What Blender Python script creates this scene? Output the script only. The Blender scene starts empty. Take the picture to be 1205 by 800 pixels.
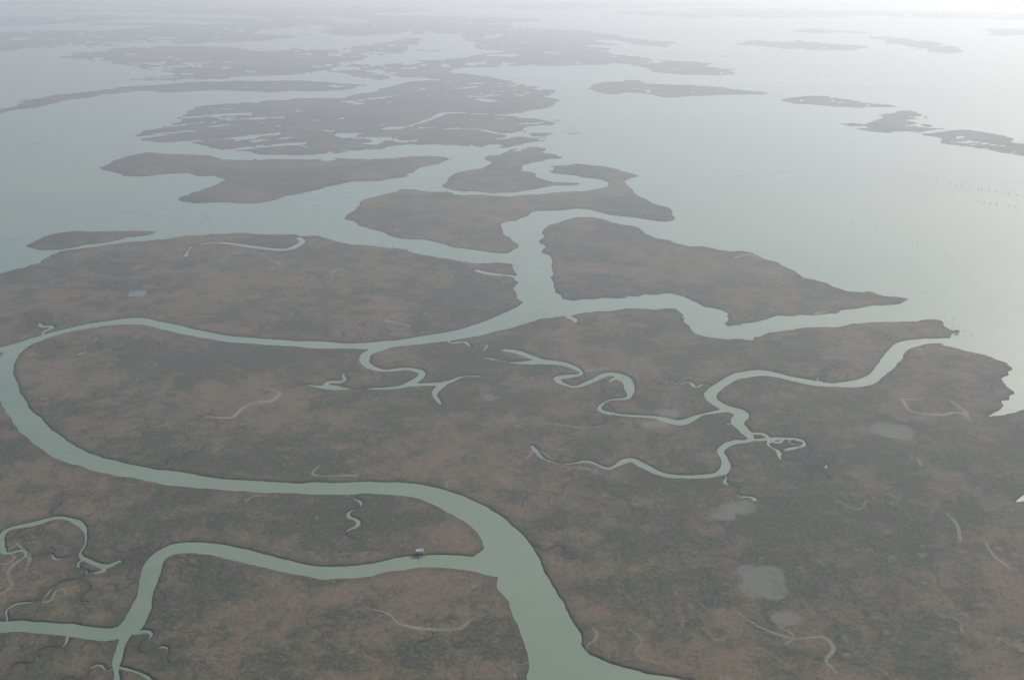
import bpy, math, numpy as np
from mathutils import Vector
rng=np.random.default_rng(11)
H=600.0; F=1182.0; CX,CY=602.5,400.0
P=math.atan(440/F); cp,sp=math.cos(P),math.sin(P)
scene=bpy.context.scene
def G(px,py):
    """survey point -> ground metres"""
    py=max(py,-33)
    a=px-CX; b=CY-py
    y=F*cp+b*sp; z=b*cp-F*sp
    t=H/(-z); return (a*t,y*t)
def mpp(X,Y): return np.sqrt(X*X+Y*Y+H*H)/F
def catmull(pts,closed,n=6):
    pts=[np.array(p,float) for p in pts]; N=len(pts); out=[]
    rg=range(N) if closed else range(N-1)
    for i in rg:
        p1=pts[i]; p2=pts[(i+1)%N]
        p0=pts[(i-1)%N] if (closed or i>0) else 2*p1-p2
        p3=pts[(i+2)%N] if (closed or i+2<N) else 2*p2-p1
        for k in range(n):
            t=k/n
            out.append(0.5*((2*p1)+(-p0+p2)*t+(2*p0-5*p1+4*p2-p3)*t*t+(-p0+3*p1-3*p2+p3)*t**3))
    if not closed: out.append(pts[-1])
    return np.array(out)
# ------------------------------------------------ survey grid
NR,NC=1150,1500
invY=np.linspace(1/430.0,1/45000.0,NR)
Yr=1/invY; U=np.linspace(-0.80,0.80,NC)
Y=np.repeat(Yr[:,None],NC,1); X=Y*U[None,:]
S=mpp(X,Y)
def slices(x0,x1,y0,y1):
    i0=max(0,np.searchsorted(Yr,y0)-1); i1=min(NR,np.searchsorted(Yr,y1)+1)
    y0=max(y0,300.0); y1=max(y1,300.0)
    us=[x0/y0,x0/y1,x1/y0,x1/y1]
    j0=max(0,np.searchsorted(U,min(us))-1); j1=min(NC,np.searchsorted(U,max(us))+1)
    return slice(i0,i1),slice(j0,j1)
def poly_sdf(L,pts,n=5):
    g=np.array([G(*p) for p in catmull(pts,True,n)])
    A=g; B=np.roll(g,-1,0)
    D=np.full((NR,NC),1e9)
    for a,b in zip(A,B):
        m=14*mpp(a[0],a[1])+30
        sl=slices(min(a[0],b[0])-m,max(a[0],b[0])+m,min(a[1],b[1])-m*2,max(a[1],b[1])+m*2)
        x=X[sl];y=Y[sl]
        if x.size==0: continue
        d=b-a; l=max(d@d,1e-6)
        t=np.clip(((x-a[0])*d[0]+(y-a[1])*d[1])/l,0,1)
        dd=np.hypot(x-a[0]-t*d[0],y-a[1]-t*d[1])
        D[sl]=np.minimum(D[sl],dd)
    D=np.minimum(D,14*S+30)
    ins=np.zeros((NR,NC),bool)
    for i in range(NR):
        y=Yr[i]; c=(A[:,1]>y)!=(B[:,1]>y)
        if not c.any(): continue
        a=A[c];b=B[c]
        xs=np.sort(a[:,0]+(y-a[:,1])/(b[:,1]-a[:,1])*(b[:,0]-a[:,0]))
        ins[i]=np.searchsorted(xs,X[i])%2==1
    np.maximum(L,np.where(ins,D,-D),out=L)
def ribbon(W,pts,n=6,ground=False,scale=1.0):
    """pts: (px,py,width) ; W holds max(radius-dist)"""
    c=catmull(pts,False,n)
    if ground: g=c[:,:2]; r=c[:,2]*0.5
    else:
        g=np.array([G(p[0],p[1]) for p in c]); r=np.array([c[i,2]*0.5*scale*mpp(*g[i]) for i in range(len(c))])
    for k in range(len(g)-1):
        a,b=g[k],g[k+1]; ra,rb=r[k],r[k+1]
        m=max(ra,rb)+12*mpp(a[0],a[1])+10
        sl=slices(min(a[0],b[0])-m,max(a[0],b[0])+m,min(a[1],b[1])-m,max(a[1],b[1])+m)
        x=X[sl];y=Y[sl]
        if x.size==0: continue
        d=b-a; l=max(d@d,1e-6)
        t=np.clip(((x-a[0])*d[0]+(y-a[1])*d[1])/l,0,1)
        dd=ra+(rb-ra)*t-np.hypot(x-a[0]-t*d[0],y-a[1]-t*d[1])
        W[sl]=np.maximum(W[sl],dd)
def vnoise(x,y,seed):
    xi=np.floor(x).astype(np.int64); yi=np.floor(y).astype(np.int64)
    fx=x-xi; fy=y-yi; fx=fx*fx*(3-2*fx); fy=fy*fy*(3-2*fy)
    def h(a,b):
        n=(a*374761393+b*668265263+seed*1442695041)&0xffffffff
        n=((n^(n>>13))*1274126177)&0xffffffff
        return ((n^(n>>16))&0xffff)/65535.0
    return ((h(xi,yi)*(1-fx)+h(xi+1,yi)*fx)*(1-fy)+(h(xi,yi+1)*(1-fx)+h(xi+1,yi+1)*fx)*fy)*2-1
def fbm(wl,seed,octs=4,rx=1.0):
    t=0;a=1;s=0
    c_,s_=math.cos(seed*1.7),math.sin(seed*1.7)
    for o in range(octs):
        t=t+a*vnoise((X*c_+Y*s_)/wl*rx+31.7*o,(Y*c_-X*s_)/wl-17.3*o,seed*13+o); s+=a; a*=.55; wl*=.5
    return t/s
# ------------------------------------------------ land outlines
LAND=[
 [(-900,420),(-300,372),(0,322),(60,300),(120,290),(200,280),(270,276),(340,277),(400,284),(450,291),(500,301),(560,309),(600,312),(612,320),(608,335),(611,350),(620,365),(590,384),(540,396),(430,415),(200,410),(0,430),(-900,520)],
 [(-900,520),(-200,440),(20,400),(165,370),(300,400),(445,405),(500,400),(560,392),(600,383),(640,374),(690,369),(740,366),(780,363),(803,366),(801,378),(815,391),(850,398),(880,400),(905,392),(950,387),(1000,382),(1060,378),(1105,377),(1113,386),(1132,390),(1124,398),(1112,405),(1140,412),(1168,420),(1185,433),(1188,450),(1197,464),(1180,474),(1183,482),(1172,489),(1205,484),(1300,474),(1450,470),(1900,480),(1900,1100),(-900,1100)],
 [(643,276),(650,265),(680,257),(720,260),(745,267),(770,276),(800,287),(850,293),(890,297),(920,312),(950,326),(990,340),(1030,346),(1067,354),(1040,362),(1000,368),(960,372),(920,375),(880,381),(852,385),(848,372),(835,362),(805,350),(770,348),(720,351),(680,355),(655,352),(648,335),(650,320),(643,305),(640,290)],
 [(403,255),(425,240),(450,228),(480,223),(520,227),(560,231),(600,231),(650,227),(690,224),(717,219),(704,212),(680,207),(655,202),(648,196),(690,194),(730,199),(752,206),(738,215),(745,225),(765,235),(782,245),(792,260),(740,257),(710,252),(670,247),(630,249),(600,259),(596,272),(606,288),(595,297),(570,297),(530,290),(480,280),(440,270),(415,262)],
 [(527,215),(545,205),(570,195),(580,185),(600,175),(625,174),(655,181),(672,186),(640,190),(620,198),(625,207),(650,212),(682,217),(640,222),(600,226),(560,225),(535,222)],
 [(128,200),(140,188),(165,178),(200,180),(250,184),(300,188),(350,187),(420,188),(480,184),(522,187),(515,193),(500,200),(480,208),(440,215),(400,218),(370,226),(340,232),(300,238),(240,238),(205,233),(240,222),(262,212),(240,207),(200,206),(150,206)],
 [(170,163),(195,148),(225,130),(270,122),(340,117),(400,115),(440,112),(480,106),(530,103),(580,98),(620,100),(645,112),(652,125),(620,132),(600,136),(640,139),(658,146),(625,152),(662,157),(640,163),(620,169),(590,176),(540,172),(480,170),(420,178),(350,183),(290,180),(240,172),(195,167)],
 [(36,286),(60,275),(110,272),(182,273),(150,280),(100,288),(60,294),(42,292)],
 [(-60,146),(0,128),(60,112),(140,103),(220,97),(300,95),(380,96),(432,100),(400,106),(330,107),(250,108),(170,108),(100,114),(50,122),(10,132),(-60,152)],
 [(60,68),(120,60),(180,55),(250,55),(320,60),(400,58),(440,50),(500,46),(480,60),(420,72),(380,85),(330,88),(260,90),(180,84),(120,73)],
 [(405,84),(470,73),(530,68),(560,58),(540,38),(600,32),(700,38),(760,47),(850,54),(852,65),(830,74),(870,85),(820,88),(780,85),(740,76),(640,78),(560,80),(540,85),(590,92),(600,99),(560,101),(490,92),(430,94)],
 [(375,120),(420,112),(460,103),(500,95),(560,96),(620,104),(650,114),(640,126),(560,127),(450,124)],
 [(700,104),(720,97),(748,91),(760,99),(800,101),(860,105),(914,110),(870,113),(820,113),(780,115),(750,109),(720,111)],
 [(916,118),(970,114),(1020,121),(1058,126),(1000,128),(950,123)],
 [(990,145),(1010,147),(1040,154),(1064,158),(1030,155)],
 [(1025,141),(1060,130),(1090,134),(1106,148),(1150,154),(1205,163),(1300,180),(1300,200),(1205,184),(1160,177),(1110,169),(1080,158),(1050,155)],
 [(995,37),(1060,46),(1110,51),(1142,66),(1090,62),(1040,48)],
 [(865,53),(920,49),(970,51),(1022,56),(960,60),(900,57)],
 [(715,15),(850,10),(1000,12),(1205,15),(1500,18),(1500,26),(1205,24),(1000,20),(860,23),(770,20)],
 [(-100,50),(0,44),(70,50),(30,58),(-100,66)],
 [(90,40),(160,33),(240,30),(330,22),(400,24),(330,33),(290,40),(340,44),(260,50),(190,44),(130,46)],
 [(380,34),(430,26),(500,22),(560,20),(640,22),(600,28),(520,32),(470,40),(410,42)],
 [(160,14),(260,9),(420,8),(520,12),(420,17),(300,18)],
 [(-300,30),(-100,22),(60,20),(120,24),(0,32),(-200,44)],
 [(540,8),(640,4),(800,4),(900,6),(760,9),(640,12)],
 [(150,95),(210,88),(280,92),(220,96)],
 [(655,155),(676,156),(682,158),(660,159)],
 [(40,169),(62,167),(70,169),(52,172)],
 [(930,36),(960,34),(985,38),(955,40)],[(1150,36),(1205,34),(1260,40),(1190,42)],
]
L=np.full((NR,NC),-1e9)
for p in LAND: poly_sdf(L,p)
WP=np.full((NR,NC),-1e9)
poly_sdf(WP,[(560,655),(590,668),(583,690),(600,712),(614,745),(622,780),(616,810),(590,920),(560,1100),(1100,1100),(960,860),(880,818),(800,797),(755,790),(708,776),(680,756),(660,726),(642,695),(625,660),(600,640)])
W=np.full((NR,NC),-1e9)
RIV=[
 [(-300,470,26),(-120,440,22),(20,407,18),(60,394,15),(110,383,15),(160,378,16),(200,385,18),(260,397,20),(340,404,20),(430,407,22),(500,400,26),(560,389,32),(620,369,42),(637,350,34),(631,335,40),(622,310,36)],
 [(60,394,14),(24,407,20),(7,425,21),(4,450,22),(16,475,24),(42,505,26),(72,528,27),(112,545,27),(170,557,27),(240,567,27),(310,573,27),(380,575,28),(450,574,30),(500,579,34),(545,597,38),(582,622,44),(606,655,54),(625,700,58),(650,750,66)],
 [(585,668,34),(560,663,26),(510,660,22),(470,663,22),(430,671,22),(390,674,22),(350,669,22),(300,657,22),(250,646,20),(210,645,19),(186,656,19),(176,680,20),(168,710,21),(155,735,22),(130,746,20),(90,742,18),(50,738,19),(0,738,20),(-120,748,22)],
 [(150,742,9),(141,765,8),(137,790,8),(142,830,8)],[(140,785,6),(165,792,5),(185,806,6)],
 [(-60,640,6),(-4,648,5),(6,625,5),(40,616,5),(72,609,6),(97,619,7),(101,638,7),(95,654,6),(122,666,6),(140,660,3)],
 [(640,368,34),(700,361,28),(760,356,26),(800,358,26),(825,374,32),(852,391,40),(900,386,26),(950,379,22),(1000,375,22),(1067,366,40),(1130,356,80)],
 [(1150,400,20),(1120,401,17),(1085,402,15),(1060,409,15),(1045,428,16),(1020,448,14),(980,453,13),(940,447,12),(900,439,13),(868,443,14),(845,455,15),(836,467,15),(850,478,14),(872,487,16),(868,498,13),(884,517,7),(862,521,9),(848,530,10),(855,545,10),(848,557,10),(815,561,7),(780,558,8),(758,548,7),(740,541,7),(716,551,6),(692,543,5),(665,546,4),(640,540,3),(626,525,2)],
 [(858,482,9),(825,488,7),(800,497,11),(770,491,6),(730,488,6),(705,482,6),(716,471,7),(740,467,9),(737,447,9),(716,440,9),(695,449,11),(675,455,8),(655,446,10),(684,440,6),(670,430,8),(640,426,12),(605,427,8),(570,421,3)],
 [(640,426,8),(612,415,6),(595,412,3)],
 [(455,408,14),(432,416,11),(430,428,11),(450,436,10),(480,434,9),(497,440,9),(478,453,7),(450,457,5.5),(400,457,5),(350,452,4)],
 [(478,453,5),(520,451,4.5),(545,443,5),(566,443,5)],[(525,449,4),(512,462,5),(518,475,3.5)],
 [(885,518,3.5),(915,516,5),(940,517,6),(946,524,5),(925,529,4)],
 [(218,302,3),(228,289,4),(262,286,5),(300,291,5),(336,294,5),(355,286,5),(352,280,5)],
 [(560,318,3),(575,322,5),(604,325,7),(612,330,7)],
 [(470,152,3),(505,141,6),(525,133,10),(560,134,8),(600,136,12),(650,137,20)],
 [(330,118,6),(400,120,6),(470,112,6),(500,104,5)],
 [(640,163,8),(590,158,6),(560,152,5),(520,152,4)],
 [(0,118,10),(80,103,10),(160,93,10),(250,92,9),(350,91,9),(420,96,12),(470,95,14),(440,84,10),(400,80,10),(440,70,10),(520,62,14),(545,50,12),(500,38,12)],
 [(755,62,5),(770,70,8),(778,74,5)],
 [(1060,150,4),(1090,146,8),(1110,150,4)],[(1100,157,5),(1140,166,8),(1180,172,5)],
 [(1165,489,5),(1180,484,8),(1192,479,16),(1215,470,22)],
 [(1196,590,3),(1210,585,14)],
]
for r in RIV: ribbon(W,r)
PALE=np.full((NR,NC),-1e9)
PC=[
 [(243,491,4),(272,492,4),(284,482,4),(300,474,4),(318,473,5),(330,463,4),(322,459,3),(345,452,3)],[(330,463,3),(312,457,3),(298,455,2)],
 [(470,735,2.5),(495,740,4),(538,741,4.5),(556,729,4),(580,720,3)],[(470,735,2),(455,722,2),(430,716,1.5)],
 [(868,722,2),(898,740,2.5),(935,752,3),(968,750,3.5),(981,764,4),(972,778,3),(985,792,2)],
 [(1062,470,4),(1072,484,4),(1105,489,4),(1128,486,4),(1142,497,4),(1139,510,3)],[(1085,470,2),(1062,470,3)],[(1118,472,2),(1135,484,3),(1142,497,3)],
 [(1112,603,3),(1126,618,3),(1130,638,3)],[(1160,640,2),(1170,655,3),(1190,670,2)],
 [(1080,540,2),(1084,548,3)],[(740,740,2),(755,755,2),(748,770,2),(775,782,2)],
 [(270,300,4),(296,297,4),(324,308,3),(330,313,2)],[(390,328,3),(396,318,3),(430,317,2)],[(455,378,4),(480,384,5),(470,388,3)],
 [(0,700,2),(14,690,3),(10,672,3),(30,655,2)],[(868,586,2),(880,596,3),(872,606,2)],
 [(960,370,7),(972,367,5)],[(865,304,5),(880,300,5),(895,304,4)],
 [(420,560,3),(370,560,3),(376,548,2)],[(560,443,4),(580,446,3)],[(590,413,6),(610,420,9),(630,421,9)],[(690,437,4),(712,434,5)],
 [(1108,725,2),(1128,731,2),(1132,745,2)],[(620,540,2),(633,530,2),(660,548,2),(690,552,3),(710,560,2)],
 [(655,500,2),(690,504,2),(720,500,2)],[(230,470,2),(205,462,2),(170,466,1.5)],[(985,590,2),(1010,600,2),(1020,590,2)],
 [(20,640,2),(35,655,3),(30,672,2)],[(540,700,2),(560,690,2)],
]
for r in PC: ribbon(PALE,r)
# narrow tidal gullies: branching meandering walks
GUL=np.full((NR,NC),-1e9)
def walk(x,y,th,n,w,T,depth=0,step=4.5,wet=False):
    pts=[]; f1,f2=rng.uniform(.4,.8),rng.uniform(.12,.25); p1,p2=rng.uniform(0,6.28,2); a1,a2=rng.uniform(.5,1.3),rng.uniform(.2,.7)
    for k in range(n):
        a=th+a1*math.sin(p1+k*f1)+a2*math.sin(p2+k*f2); pts.append((x,y,max(0.5,w*(1-k/n))))
        x+=step*math.cos(a); y+=step*math.sin(a)*1.15; th+=rng.normal(0,.08)
        if depth<1 and k>4 and rng.random()<0.06: walk(x,y,a+rng.choice([-1,1])*rng.uniform(.6,1.3),int(n*.4)+4,w*.6,T,depth+1,step*.85)
    ribbon(T,pts,n=1,ground=True)
    if wet: ribbon(W,pts,n=1,ground=True); ribbon(GUL,[(a,b,c+3) for a,b,c in pts],n=1,ground=True)
for r in RIV[:14]:
    c=catmull(r,False,4)
    for k in range(1,len(c)-1):
        if rng.random()<0.36 and 300<c[k,1]<860:
            x,y=G(c[k,0],c[k,1]); x2,y2=G(c[k+1,0],c[k+1,1])
            th=math.atan2(y2-y,x2-x)+rng.choice([-1,1])*rng.uniform(1.1,1.9)
            wet=rng.random()<0.12 and not (430<c[k,0]<580 and 600<c[k,1]<700); q_=(.7+.35*float(mpp(x,y)))
            walk(x,y,th,int(rng.integers(18,46)),(rng.uniform(2.8,3.8) if wet else rng.uniform(2.2,4.0))*q_,GUL,0,4.0*q_,wet)
for _ in range(70):
    x,y=G(rng.uniform(-150,1350),rng.uniform(425,830)); walk(x,y,rng.uniform(0,6.28),int(rng.integers(12,40)),rng.uniform(1.8,3.4),GUL)
for _ in range(34):
    x,y=G(rng.uniform(-100,1300),rng.uniform(300,830)); walk(x,y,rng.uniform(0,6.28),int(rng.integers(6,18)),rng.uniform(1.3,2.4),PALE,1)
# ------------------------------------------------ fractal shore noise (wavelengths limited by local resolution)
nz=np.zeros((NR,NC))
for o,wl in enumerate([900,420,200,95,45,21,10,5]):
    w=np.clip(1.7-wl/(46*S),0,1)*np.clip(wl/(2.0*S)-0.5,0,1)
    if w.max()<=0: continue
    nz+=w*wl*0.20*vnoise(X/wl+11.3*o,Y/wl-7.1*o,o+3)
farw=np.clip((Y-2200)/3000,0,1)
Wt=np.maximum(W+nz*0.36-0.15*S,WP+nz*0.45)
brk=fbm(900,5,4,.7)
land=L+nz*(1.2+.7*farw)-np.clip((Y-5500)/3000,0,1)*np.clip(brk-0.26,0,1)*900
land=np.where((L<0)&(Y>6500),np.maximum(land,np.minimum((fbm(1300,9,4,.35)-.22)*1400,np.where(U[None,:]<0.0,1e9,-1e9))),land)
land=np.minimum(land,-Wt)
pn=fbm(62,41,3,.55); pn2=fbm(600,43,2)
far=np.clip((Y-2900)/500,0,1)
pond=np.where(far>0.05,(pn-0.38+pn2*.40)*60-(1-far)*40,-1e9)
rid=np.abs(fbm(420,15,3,.6))
fcr=np.where(Y>3500,(0.011-rid)*420+np.clip(fbm(700,16,2)-.02,-1,.1)*90,-1e9)
land=np.minimum(land,-np.maximum(pond,fcr))
near_p=np.where(Y<2500,(fbm(15,51,3)-0.64+0.22*fbm(420,53,2))*18,-1e9)
pan=np.full((NR,NC),-1e9); panw=np.full((NR,NC),-1e9)
def ell(T,px,py,w,k=1):
    x0,y0=G(px,py); r=w*mpp(x0,y0)
    d=np.hypot(X-x0,(Y-y0)*k)
    T[:]=np.maximum(T,r-d+nz*2.2)
ell(pan,853,608,22); ell(pan,866,601,12); ell(pan,900,681,33); ell(pan,888,664,9); ell(pan,1046,508,17,1.1); ell(pan,925,729,15,1.6); ell(pan,766,500,11,1.5); ell(pan,410,543,10)
ell(panw,155,348,10,1.1); ell(pan,790,487,6); ell(pan,575,468,8)
# ------------------------------------------------ heights
cell=np.maximum(Y*Y*(invY[0]-invY[1]),2.2)
h=np.clip(land/cell,-1,1)*1.1
gd=np.clip(GUL/1.3+0.65,0,1)*np.clip((3000-Y)/600,0,1)*np.clip(.7+1.6*fbm(140,77,2),0.15,1)
h=np.where(land>2,h-0.4*gd*np.clip(land/6,0,1),h)
h=np.maximum(h,np.where(land>3,0.15,-5))
pl=np.clip(PALE/(0.6*S)+0.9,0,1)*np.clip(.7+1.4*fbm(60,78,2),0.2,1); pl=np.maximum(pl,np.clip(near_p/2+.3,0,1)*0.5)
pa=np.clip(pan/(6*S)+.42,0,1)
pw=np.clip(panw/(1.5*S)+.5,0,1)
tone=np.zeros((NR,NC))
for px,py,rx,ry,v in [(170,590,70,30,.9),(60,590,60,22,.4),(400,612,150,26,.8),(290,420,130,20,.7),(560,420,80,18,.9),(790,385,110,16,.8),(330,745,180,40,.8),(560,770,60,30,.4),
    (250,490,180,42,-.55),(80,440,60,30,-.5),(545,545,90,28,-.9),(70,690,70,50,-.55),(200,640,40,14,-.8),(760,620,120,60,-.25),(1000,600,170,70,.05),(1130,640,90,60,.45),(1120,440,60,22,.6),(930,420,120,12,.5),
    (560,355,70,20,.7),(230,330,150,22,-.35),(60,355,100,22,-.5),(430,345,100,22,.1),(760,310,90,18,.4),(900,345,80,14,.3),(640,480,100,25,.2),(700,700,80,50,.3),(900,480,80,20,.1),(380,660,190,6,-.4),(20,520,40,25,.4),(450,250,80,14,.3),(700,500,60,20,-.3),(1000,750,150,50,-.1)]:
    x0,y0=G(px,py); xr=rx*mpp(x0,y0); y1=G(px,py-ry)[1]; y2=G(px,py+ry)[1]; yr=(y1-y2)/2
    tone+=v*np.exp(-(((X-x0)/xr)**2+((Y-y0)/yr)**2)*1.1)
gdw=np.clip((GUL+12)/12,0,1)
tone=tone*.7+fbm(170,61,5)*1.1+fbm(34,62,4)*1.3*np.clip(3-Y/1500,0,1)+gdw*.5*fbm(120,63,2)+.15
rel=np.clip(1-np.abs(fbm(85,71,3))/(.02),0,1)*np.clip(fbm(260,72,2)*3,0,.8)*np.clip(2.2-Y/1200,0,1)
me=bpy.data.meshes.new("marsh_ground")
co=np.empty((NR*NC,3),np.float32); co[:,0]=X.ravel();co[:,1]=Y.ravel();co[:,2]=h.ravel()
idx=np.arange(NR*NC).reshape(NR,NC)
q=np.stack([idx[:-1,:-1],idx[:-1,1:],idx[1:,1:],idx[1:,:-1]],-1).reshape(-1,4).astype(np.int32)
me.vertices.add(len(co)); me.vertices.foreach_set("co",co.ravel())
me.loops.add(q.size); me.loops.foreach_set("vertex_index",q.ravel())
me.polygons.add(len(q)); me.polygons.foreach_set("loop_start",np.arange(0,q.size,4,dtype=np.int32))
me.polygons.foreach_set("use_smooth",np.ones(len(q),bool))
me.update(calc_edges=True)
for nm,arr in [("shore",np.clip(land,-50,200)),("pale",pl),("pan",pa),("wet",pw),("gully",np.maximum(gd,rel*.7)),("tone",tone)]:
    at=me.attributes.new(nm,'FLOAT','POINT'); at.data.foreach_set("value",arr.astype(np.float32).ravel())
marsh=bpy.data.objects.new("marsh_ground",me); scene.collection.objects.link(marsh)

# ------------------------------------------------ node helpers
def mat(name):
    m=bpy.data.materials.new(name); m.use_nodes=True
    nt=m.node_tree; return m,nt,nt.nodes["Principled BSDF"]
def noise(nt,vec,scale,detail=4,rough=.55,dist=0):
    n=nt.nodes.new("ShaderNodeTexNoise"); n.inputs["Scale"].default_value=scale; n.inputs["Detail"].default_value=detail
    n.inputs["Roughness"].default_value=rough; n.inputs["Distortion"].default_value=dist; nt.links.new(vec,n.inputs["Vector"]); return n.outputs["Fac"]
def mth(nt,op,a,b=None,c=None,clamp=False):
    n=nt.nodes.new("ShaderNodeMath"); n.operation=op; n.use_clamp=clamp
    for i,v in enumerate([a,b,c]):
        if v is None: continue
        if isinstance(v,(int,float)): n.inputs[i].default_value=v
        else: nt.links.new(v,n.inputs[i])
    return n.outputs[0]
def mr(nt,v,a,b,c=0,d=1):
    n=nt.nodes.new("ShaderNodeMapRange"); n.interpolation_type='SMOOTHSTEP'
    nt.links.new(v,n.inputs[0])
    for i,k in enumerate([a,b,c,d]): n.inputs[i+1].default_value=k
    return n.outputs[0]
def mix(nt,f,a,b):
    n=nt.nodes.new("ShaderNodeMix"); n.data_type='RGBA'
    if isinstance(f,(int,float)): n.inputs[0].default_value=f
    else: nt.links.new(f,n.inputs[0])
    for i,v in ((6,a),(7,b)):
        if isinstance(v,tuple): n.inputs[i].default_value=(*v,1)
        else: nt.links.new(v,n.inputs[i])
    return n.outputs[2]
def attr(nt,n):
    a=nt.nodes.new("ShaderNodeAttribute"); a.attribute_name=n; return a.outputs["Fac"]
m,nt,bs=mat("marsh_vegetation")
tc=nt.nodes.new("ShaderNodeTexCoord").outputs["Object"]
n2=noise(nt,tc,0.06,5,.76,.6); n4=noise(nt,tc,0.25,4,.75)
s=mth(nt,'ADD',attr(nt,"tone"),mth(nt,'MULTIPLY',mth(nt,'SUBTRACT',n2,.5),4.2))
f=mr(nt,s,-.85,.85)
col=mix(nt,f,(.118,.090,.057),(.040,.046,.029))
col=mix(nt,mr(nt,n4,.45,.7),col,mix(nt,.5,col,(.17,.138,.095)))
col=mix(nt,mr(nt,n4,.48,.3),col,mix(nt,.6,col,(.028,.033,.022)))
sh=attr(nt,"shore")
col=mix(nt,mth(nt,'MULTIPLY',mr(nt,sh,3,14,1,0),.40),col,(.045,.044,.031))
col=mix(nt,mth(nt,'MULTIPLY',mr(nt,sh,.3,3.2,1,0),.8),col,(.028,.028,.021))
col=mix(nt,mth(nt,'MULTIPLY',attr(nt,"gully"),.65),col,(.028,.030,.023))
col=mix(nt,mth(nt,'MULTIPLY',attr(nt,"pale"),.68),col,(.22,.20,.165))
col=mix(nt,mth(nt,'MULTIPLY',attr(nt,"pan"),mr(nt,n2,.25,.6,.45,.85)),col,(.135,.135,.113))
col=mix(nt,attr(nt,"wet"),col,(.13,.16,.18))
nt.links.new(col,bs.inputs["Base Color"]); bs.inputs["Roughness"].default_value=.95; bs.inputs["Specular IOR Level"].default_value=.1
bp=nt.nodes.new("ShaderNodeBump"); bp.inputs["Strength"].default_value=.8; bp.inputs["Distance"].default_value=2.5
nt.links.new(n2,bp.inputs["Height"]); nt.links.new(bp.outputs[0],bs.inputs["Normal"])
me.materials.append(m)
# water
m,nt,bs=mat("lagoon_water")
tc=nt.nodes.new("ShaderNodeTexCoord").outputs["Object"]
mp=nt.nodes.new("ShaderNodeMapping"); mp.inputs["Scale"].default_value=(.35,1,1); mp.inputs["Rotation"].default_value=(0,0,.25); nt.links.new(tc,mp.inputs[0])
w1=noise(nt,mp.outputs[0],0.0008,5,.6,.6); w3=noise(nt,tc,.03,4,.6)
col=mix(nt,mr(nt,w1,.36,.64),(.112,.160,.106),(.172,.212,.140))
col=mix(nt,mr(nt,w3,.3,.7,0,.22),col,(.22,.235,.16))
nt.links.new(col,bs.inputs["Base Color"]); bs.inputs["IOR"].default_value=1.33
nt.links.new(mr(nt,w1,.3,.7,.26,.36),bs.inputs["Roughness"])
wm=bpy.data.meshes.new("lagoon_water"); R=90000
wm.from_pydata([(-R,-R,0),(R,-R,0),(R,R,0),(-R,R,0)],[],[(0,1,2,3)]); wm.materials.append(m)
scene.collection.objects.link(bpy.data.objects.new("lagoon_water",wm))
# haze layer
m=bpy.data.materials.new("haze_air"); m.use_nodes=True; nt=m.node_tree; nt.nodes.clear()
o=nt.nodes.new("ShaderNodeOutputMaterial"); v=nt.nodes.new("ShaderNodeVolumeScatter")
v.inputs["Color"].default_value=(.87,.935,1,1); v.inputs["Density"].default_value=1.6e-4; v.inputs["Anisotropy"].default_value=.45
nt.links.new(v.outputs[0],o.inputs["Volume"])
hm=bpy.data.meshes.new("sky_haze"); a=70000; z0,z1=-20,720
hm.from_pydata([(-a,-a,z0),(a,-a,z0),(a,a,z0),(-a,a,z0),(-a,-a,z1),(a,-a,z1),(a,a,z1),(-a,a,z1)],[],[(0,3,2,1),(4,5,6,7),(0,1,5,4),(1,2,6,5),(2,3,7,6),(3,0,4,7)])
hm.materials.append(m); scene.collection.objects.link(bpy.data.objects.new("sky_haze",hm))
# ------------------------------------------------ small built things
def simple(name,c,r=.8):
    m,nt,bs=mat(name); t=nt.nodes.new("ShaderNodeTexCoord").outputs["Object"]
    k=mix(nt,mr(nt,noise(nt,t,1.5,4),.3,.7),tuple(x*.75 for x in c),tuple(min(1,x*1.2) for x in c))
    nt.links.new(k,bs.inputs["Base Color"]); bs.inputs["Roughness"].default_value=r; return m
wood=simple("weathered_wood",(.12,.10,.08)); pale=simple("pale_boards",(.5,.48,.42)); roofm=simple("roof_sheet",(.42,.40,.37)); brick=simple("brick",(.28,.2,.16)); dark=simple("dark_opening",(.03,.03,.03))
def boxm(name,boxes,mt,parent=None,loc=(0,0,0),rot=0):
    vs=[];fs=[]
    for (cx,cy,cz,sx,sy,sz) in boxes:
        b=len(vs)
        vs+=[(cx+i*sx/2,cy+j*sy/2,cz+k*sz/2) for k in(-1,1) for j in(-1,1) for i in(-1,1)]
        fs+=[tuple(b+t for t in f) for f in [(0,2,3,1),(4,5,7,6),(0,1,5,4),(1,3,7,5),(3,2,6,7),(2,0,4,6)]]
    me=bpy.data.meshes.new(name); me.from_pydata(vs,[],fs); me.materials.append(mt)
    ob=bpy.data.objects.new(name,me); scene.collection.objects.link(ob); ob.location=loc; ob.rotation_euler[2]=rot
    if parent: ob.parent=parent
    return ob
def empty(name,loc,rot=0):
    e=bpy.data.objects.new(name,None); scene.collection.objects.link(e); e.location=loc; e.rotation_euler[2]=rot; return e
def gable(name,w,d,z,hh,mt,parent):
    a,b=w/2,d/2; me=bpy.data.meshes.new(name)
    me.from_pydata([(-a,-b,z),(a,-b,z),(a,b,z),(-a,b,z),(-a,0,z+hh),(a,0,z+hh)],[],[(0,1,5,4),(3,4,5,2),(0,4,3),(1,2,5),(0,3,2,1)])
    me.materials.append(mt); ob=bpy.data.objects.new(name,me); scene.collection.objects.link(ob); ob.parent=parent
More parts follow.
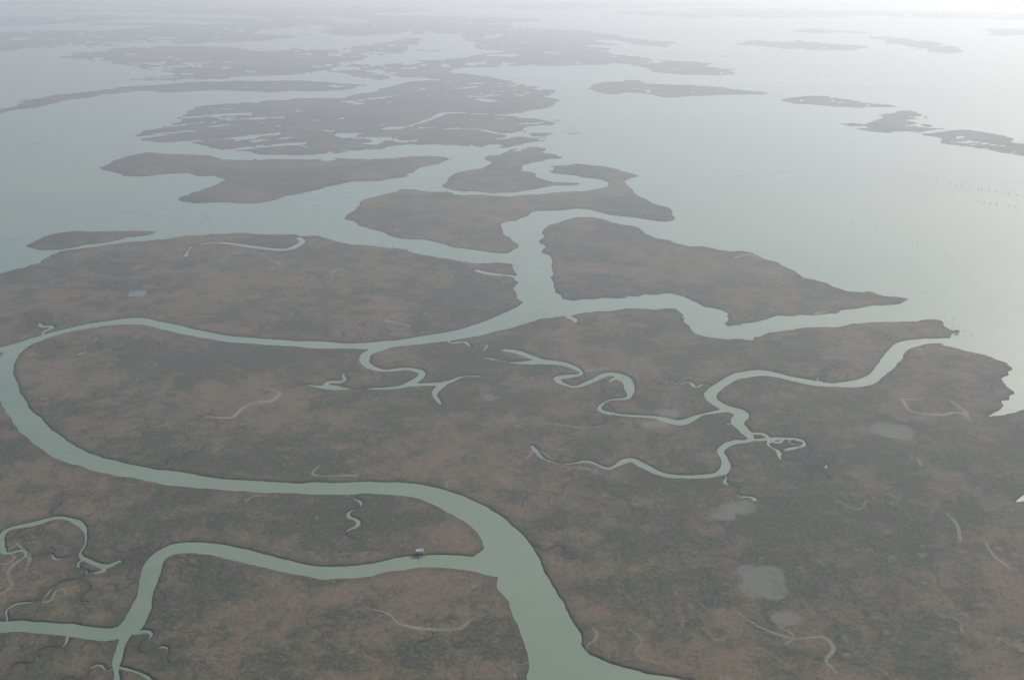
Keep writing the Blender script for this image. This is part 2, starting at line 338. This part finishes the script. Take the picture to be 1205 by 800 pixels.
def hut(px,py,sc,rot,m1,m2,name):
    x,y=G(px,py); e=empty(name,(x,y,0.3),rot); e.scale=(sc,sc,sc)
    boxm("piles",[(i,j,.6,.25,.25,2.4) for i in(-3.2,0,3.2) for j in(-1.8,1.8)],wood,e)
    boxm("deck",[(0,0,1.9,8.4,5.0,.2)],wood,e)
    boxm("walls",[(0,.2,3.15,6,3.4,2.3)],m1,e)
    boxm("door_and_windows",[(-1.6,-1.52,3.0,.9,.05,1.9),(1.0,-1.52,3.4,1.0,.05,.9),(2.3,-1.52,3.4,.7,.05,.9)],dark,e)
    gable("roof",6.8,4.4,4.31,1.3,m2,e)
    boxm("gangway",[(0,-4.3,1.7,1.0,3.6,.12),(-.4,-6,.6,.15,.15,2.6),(.4,-6,.6,.15,.15,2.6)],wood,e)
hut(494,652,1.2,.15,pale,pale,"fishing_hut")
hut(1126,392,1.0,-.4,wood,wood,"fishing_hut")
hut(803,377,.9,.6,wood,wood,"fishing_hut")
st=[]
def row(a,b,n,hh,w):
    (x0,y0),(x1,y1)=G(*a),G(*b)
    for k in range(n):
        t=k/max(1,n-1); j=rng.normal(0,4,2); z=hh*rng.uniform(.7,1.1)
        st.append((x0+(x1-x0)*t+j[0],y0+(y1-y0)*t+j[1],z/2-1,w,w,z+2))
row((462,291),(600,313),9,5,.7); row((600,296),(606,316),3,6,.8)
row((1118,218),(1205,232),12,6,.9); row((1150,238),(1200,246),8,6,.9); row((900,232),(1010,196),7,5,.9); row((1060,205),(1130,216),6,5,.9)
row((1000,262),(1110,300),5,5,.7); row((210,262),(330,244),5,5,.8); row((670,150),(684,158),5,6,1.2); row((30,170),(66,168),6,6,1.2)
row((625,345),(632,372),3,5,.5); row((1112,372),(1140,395),5,4,.5)
boxm("mooring_posts",st,wood)
x,y=G(612,38); e=empty("bell_tower",(x,y,0))
boxm("shaft",[(0,0,35,11,11,70)],brick,e); boxm("belfry",[(i,j,75,2.6,2.6,10) for i in(-4,4) for j in(-4,4)]+[(0,0,81,12,12,2)],pale,e)
me2=bpy.data.meshes.new("spire"); me2.from_pydata([(-5,-5,82),(5,-5,82),(5,5,82),(-5,5,82),(0,0,100)],[],[(0,1,4),(1,2,4),(2,3,4),(3,0,4),(0,3,2,1)]); me2.materials.append(roofm)
o2=bpy.data.objects.new("spire",me2); scene.collection.objects.link(o2); o2.parent=e
vb=[]
for _ in range(34):
    dx,dy=rng.normal(0,260),rng.normal(0,330); hh=rng.uniform(7,13); vb.append((x+dx,y+dy,hh/2,rng.uniform(12,34),rng.uniform(12,26),hh))
boxm("distant_village",vb,pale)
# ------------------------------------------------ world, sun, camera
el,az=math.radians(36),math.radians(40)
w=bpy.data.worlds.new("World"); scene.world=w; w.use_nodes=True; nt=w.node_tree
sk=nt.nodes.new("ShaderNodeTexSky"); sk.sky_type='NISHITA'; sk.sun_disc=False; sk.sun_elevation=el; sk.sun_rotation=az
sk.air_density=1; sk.dust_density=1.5; sk.ozone_density=2.0
nt.links.new(sk.outputs[0],nt.nodes["Background"].inputs[0]); nt.nodes["Background"].inputs[1].default_value=.15
sl=bpy.data.lights.new("sun","SUN"); sl.energy=4.5; sl.angle=math.radians(4); sl.color=(1,.97,.92)
so=bpy.data.objects.new("sun",sl); scene.collection.objects.link(so)
d=Vector((math.sin(az)*math.cos(el),math.cos(az)*math.cos(el),math.sin(el))); so.rotation_euler=d.to_track_quat('Z','Y').to_euler()
cam=bpy.data.cameras.new("camera"); cam.sensor_width=36; cam.lens=36*F/1205; cam.clip_start=1; cam.clip_end=200000
c=bpy.data.objects.new("camera",cam); c.location=(0,0,H); c.rotation_euler=(math.pi/2-P,0,0); scene.collection.objects.link(c); scene.camera=c
scene.view_settings.view_transform='Standard'; scene.view_settings.look='None'; scene.view_settings.exposure=0
